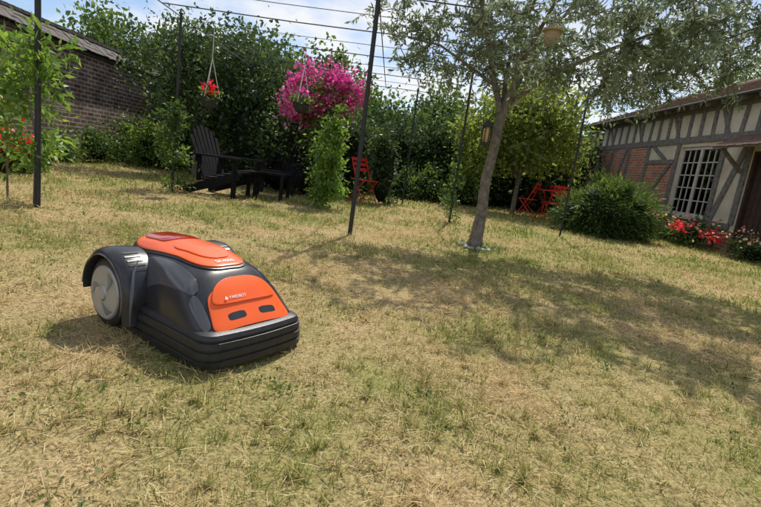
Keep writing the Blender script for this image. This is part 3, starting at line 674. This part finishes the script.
plant('passion_vine',[((-3.4,4.25,1.15),(0.36,0.3,0.3)),((-3.65,4.4,1.3),(0.3,0.3,0.25)),((-3.1,4.1,1.0),(0.25,0.2,0.35)),((-3.3,4.2,0.6),(0.28,0.25,0.3)),((-3.9,4.5,0.8),(0.35,0.3,0.4)),((-2.95,4.08,1.3),(0.16,0.2,0.2))],380,0.085,0.36,G_light,core=False,clump=.24,trunk=[([(-3.1,4.1,0),(-3.08,4.1,0.6),(-3.2,4.15,1.0),(-3.4,4.3,1.2),(-3.6,4.45,1.35)],[.012,.01,.008,.006,.004]),([(-3.5,4.3,0),(-3.5,4.3,0.7),(-3.9,4.5,1.0)],[.01,.008,.004])])
plant('climbing_vine',[((-3.08,6.7,0.35),(0.18,0.18,0.4)),((-3.12,6.72,0.85),(0.2,0.18,0.3)),((-3.05,6.7,1.1),(0.1,0.1,0.2))],850,0.06,0.5,G_mid,core=False,clump=.26)
plant('climbing_vine',[((1.08,7.8,0.3),(0.13,0.13,0.3)),((1.08,7.8,0.75),(0.10,0.1,0.25))],800,0.05,0.5,G_mid,core=False,clump=.22)
plant('border_plants',[((6.3,8.0,0.15),(0.3,0.35,0.25)),((6.2,9.6,0.2),(0.35,0.4,0.3)),((6.2,10.6,0.2),(0.35,0.5,0.35)),((6.1,11.8,0.25),(0.4,0.6,0.4)),((6.2,13.0,0.3),(0.4,0.6,0.5)),((6.1,14.3,0.4),(0.5,0.7,0.6)),((5.3,10.0,0.15),(0.35,0.4,0.25))],900,0.07,0.4,G_mid,corescale=.5,clump=.25)
fl=[];
for c in((6.0,9.6,0.45),(5.95,10.5,0.5),(6.1,8.2,0.35),(5.9,11.7,0.6),(5.2,10,0.4)):
    fl.append(np.array(c)+RNG.normal(size=(80,3))*np.array([0.2,0.3,0.10]))
leafmesh('border_flowers',np.concatenate(fl),0.055,0.9,G_flw,None)
fl=[np.array(c)+RNG.normal(size=(70,3))*np.array([0.10,0.14,0.07]) for c in((5.7,9.3,0.38),(5.9,10.9,0.5),(5.9,8.5,0.32))]
leafmesh('red_border_flowers',np.concatenate(fl),0.06,0.9,G_red,None)
plant('wall_plants',[((-6.5,7.5,0.2),(0.3,0.8,0.35)),((-6.5,9.0,0.25),(0.3,0.8,0.35)),((-6.5,6.0,0.3),(0.35,0.7,0.4)),((-6.5,10.5,0.3),(0.3,0.7,0.4)),((-6.5,12.2,0.5),(0.4,0.8,0.7)),((-5.2,6.6,0.15),(0.4,0.5,0.28)),((-6.6,4.7,0.5),(0.3,0.5,0.6))],700,0.08,0.4,G_mid,corescale=.5,clump=.2)
rg=empty('red_geranium')
leafmesh('leaves',np.array([-5.1,6.3,.18])+RNG.normal(size=(500,3))*np.array([.14,.14,.11]),.07,.8,G_mid,rg)
leafmesh('flowers',np.array([-5.1,6.3,.36])+RNG.normal(size=(320,3))*np.array([.13,.12,.13]),.06,.9,G_red,rg)

M_bsk=pbr('dark_basket',(0.03,0.03,0.03),0.8,bump=.5)
M_str=pbr('white_cord',(0.7,0.7,0.68),0.7)
def basket(x,y,z,fm,leafn,fln,cord):
    root=empty('hanging_basket'); A=Acc(); A.lathe([(0.03,-0.12),(0.08,-0.10),(0.115,-0.04),(0.13,0.02),(0.135,0.025),(0.12,0.02)],(x,y,z),18); A.out('bowl',M_bsk,root,True)
    A=Acc()
    for k in range(3):
        a=k*2.094+.3; A.tube([(x+.13*math.cos(a),y+.13*math.sin(a),z+.02),(x,y,z+0.55)],0.0045,5)
    A.tube([(x,y,z+0.55),(x,y,PH)],0.0045,5); A.out('cords',cord,root)
    P=np.array([x,y,z+0.07])+RNG.normal(size=(leafn,3))*np.array([.09,.09,.05]); leafmesh('leaves',P,0.06,.5,G_mid,root)
    P=np.array([x,y,z+0.15])+RNG.normal(size=(fln,3))*np.array([.05,.05,.045]); leafmesh('flowers',P,0.05,.9,fm,root)
basket(-2.62,6.71,1.34,G_red,170,70,M_str)
basket(-1.5,7.4,1.50,G_pink,260,30,M_str)
M_lan=pbr('ochre_lantern',(0.42,0.30,0.10),0.6,var=.2); M_straw=pbr('wicker',(0.42,0.33,0.2),0.8,bump=.7,bscale=90)
ln=empty('garden_lantern'); A=Acc(); lx,ly,lz=0.93,5.08,1.22
A.lathe([(0.05,-.11),(0.055,-.10),(0.055,-.085),(0.04,-.08)],(lx,ly,lz),12); A.lathe([(0.065,.08),(0.06,.095),(0.02,.13),(0.008,.15)],(lx,ly,lz),12)
for k in range(6): a=k*1.047; A.tube([(lx+.045*math.cos(a),ly+.045*math.sin(a),lz-.09),(lx+.045*math.cos(a),ly+.045*math.sin(a),lz+.085)],0.005,5)
A.tube([(lx,ly,lz+.14),(lx+.02,ly,lz+.20),(lx+.13,ly+.10,lz+.26)],0.004,5); A.out('frame',M_bsk,ln)
A=Acc(); A.lathe([(0.03,-.08),(0.038,-.05),(0.038,.05),(0.02,.08)],(lx,ly,lz),12); A.out('body',M_lan,ln,True)
bf=empty('bird_feeder'); A=Acc(); bx,by,bz=1.24,4.45,2.06
A.lathe([(0.03,-.08),(0.060,-.05),(0.07,0.0),(0.06,.05),(0.03,.075)],(bx,by,bz),18); A.out('wicker_body',M_straw,bf,True)
A=Acc(); A.lathe([(0.09,.045),(0.085,.06),(0.03,.11),(0.004,.12)],(bx,by,bz),18); A.tube([(bx,by,bz+.11),(bx-.02,by+.05,bz+.5)],0.003,5); A.out('roof',M_straw,bf)

# ---------------------------------------------------------------- furniture
M_dkw=pbr('dark_painted_wood',(0.014,0.014,0.015),0.85,var=.3,spec=.12)
M_redp=pbr('red_painted_metal',(0.55,0.02,0.015),0.45,var=.15)
def adirondack(x,y,rz):
    root=empty('adirondack_chair',(x,y,0),rz); A=Acc()
    for s in(-.3,.3):
        A.bar((s,0.35,0.0),(s,0.35,0.56),0.09,0.03); A.bar((s,0.42,0.34),(s,-0.5,0.02),0.03,0.12)
        A.bar((s*1.15,0.45,0.58),(s*1.05,-0.40,0.58),0.13,0.025); A.bar((s,-0.25,0.2),(s,-0.25,0.57),0.07,0.025)
    for k in range(6): t=k/5; A.bar((-.31,0.42-0.62*t,0.415-0.19*t),(.31,0.42-0.62*t,0.415-0.19*t),0.10,0.022)
    for k in range(7):
        a=(k-3); h=0.82-0.018*a*a; A.bar((a*0.075,-0.18,0.22),(a*0.098,-0.18-0.38*h,0.22+h*0.95),0.072,0.02,(0,1,0))
    A.bar((-.28,-0.33,0.50),(.28,-0.33,0.50),0.03,0.06); A.bar((-.30,-0.46,0.82),(.30,-0.46,0.82),0.03,0.06)
    A.out('slats_and_frame',M_dkw,root)
adirondack(-2.5,7.2,math.radians(-105))
adirondack(-2.0,9.0,math.radians(170))
tb=empty('low_table',(-1.95,7.7,0)); A=Acc()
for k in range(5): A.box((-.3,-.3+.122*k,0.40),(.3,-.3+.122*k+.11,0.425))
for a in(-.26,.26):
    for b in(-.26,.26): A.bar((a,b,0),(a,b,.4),.05,.05)
A.out('top_and_legs',M_dkw,tb)
def bistro_chair(x,y,rz):
    root=empty('red_folding_chair',(x,y,0),rz); A=Acc()
    for s in(-.2,.2):
        A.tube([(s,0.22,0),(s,-0.02,0.43),(s,-0.20,0.85)],0.011,6); A.tube([(s*.9,-0.24,0),(s*.9,0.18,0.45)],0.011,6)
    for k in range(6): A.box((-.2,-.17+.065*k,0.445),(.2,-.17+.065*k+.05,0.46))
    for z in(.64,.74,.83): A.bar((-.2,-0.10-(z-.62)*.42,z),(.2,-0.10-(z-.62)*.42,z),.018,.06)
    A.bar((-.2,.18,.1),(.2,.18,.1),.015,.015); A.out('frame_and_slats',M_redp,root)
bistro_chair(3.4,11.6,math.radians(60)); bistro_chair(4.25,11.9,math.radians(-70)); bistro_chair(3.9,11.1,math.radians(10))
bistro_chair(-0.5,9.15,math.radians(230))
rt=empty('red_bistro_table',(3.85,11.75,0)); A=Acc(); A.lathe([(0.30,0.70),(0.31,0.71),(0.31,0.72),(0.30,0.73)],(0,0,0),24)
for k in range(3): a=k*2.094; A.tube([(0.25*math.cos(a),0.25*math.sin(a),0),(0.04*math.cos(a),.04*math.sin(a),.35),(0.22*math.cos(a),.22*math.sin(a),.70)],.011,6)
A.out('top_and_legs',M_redp,rt)
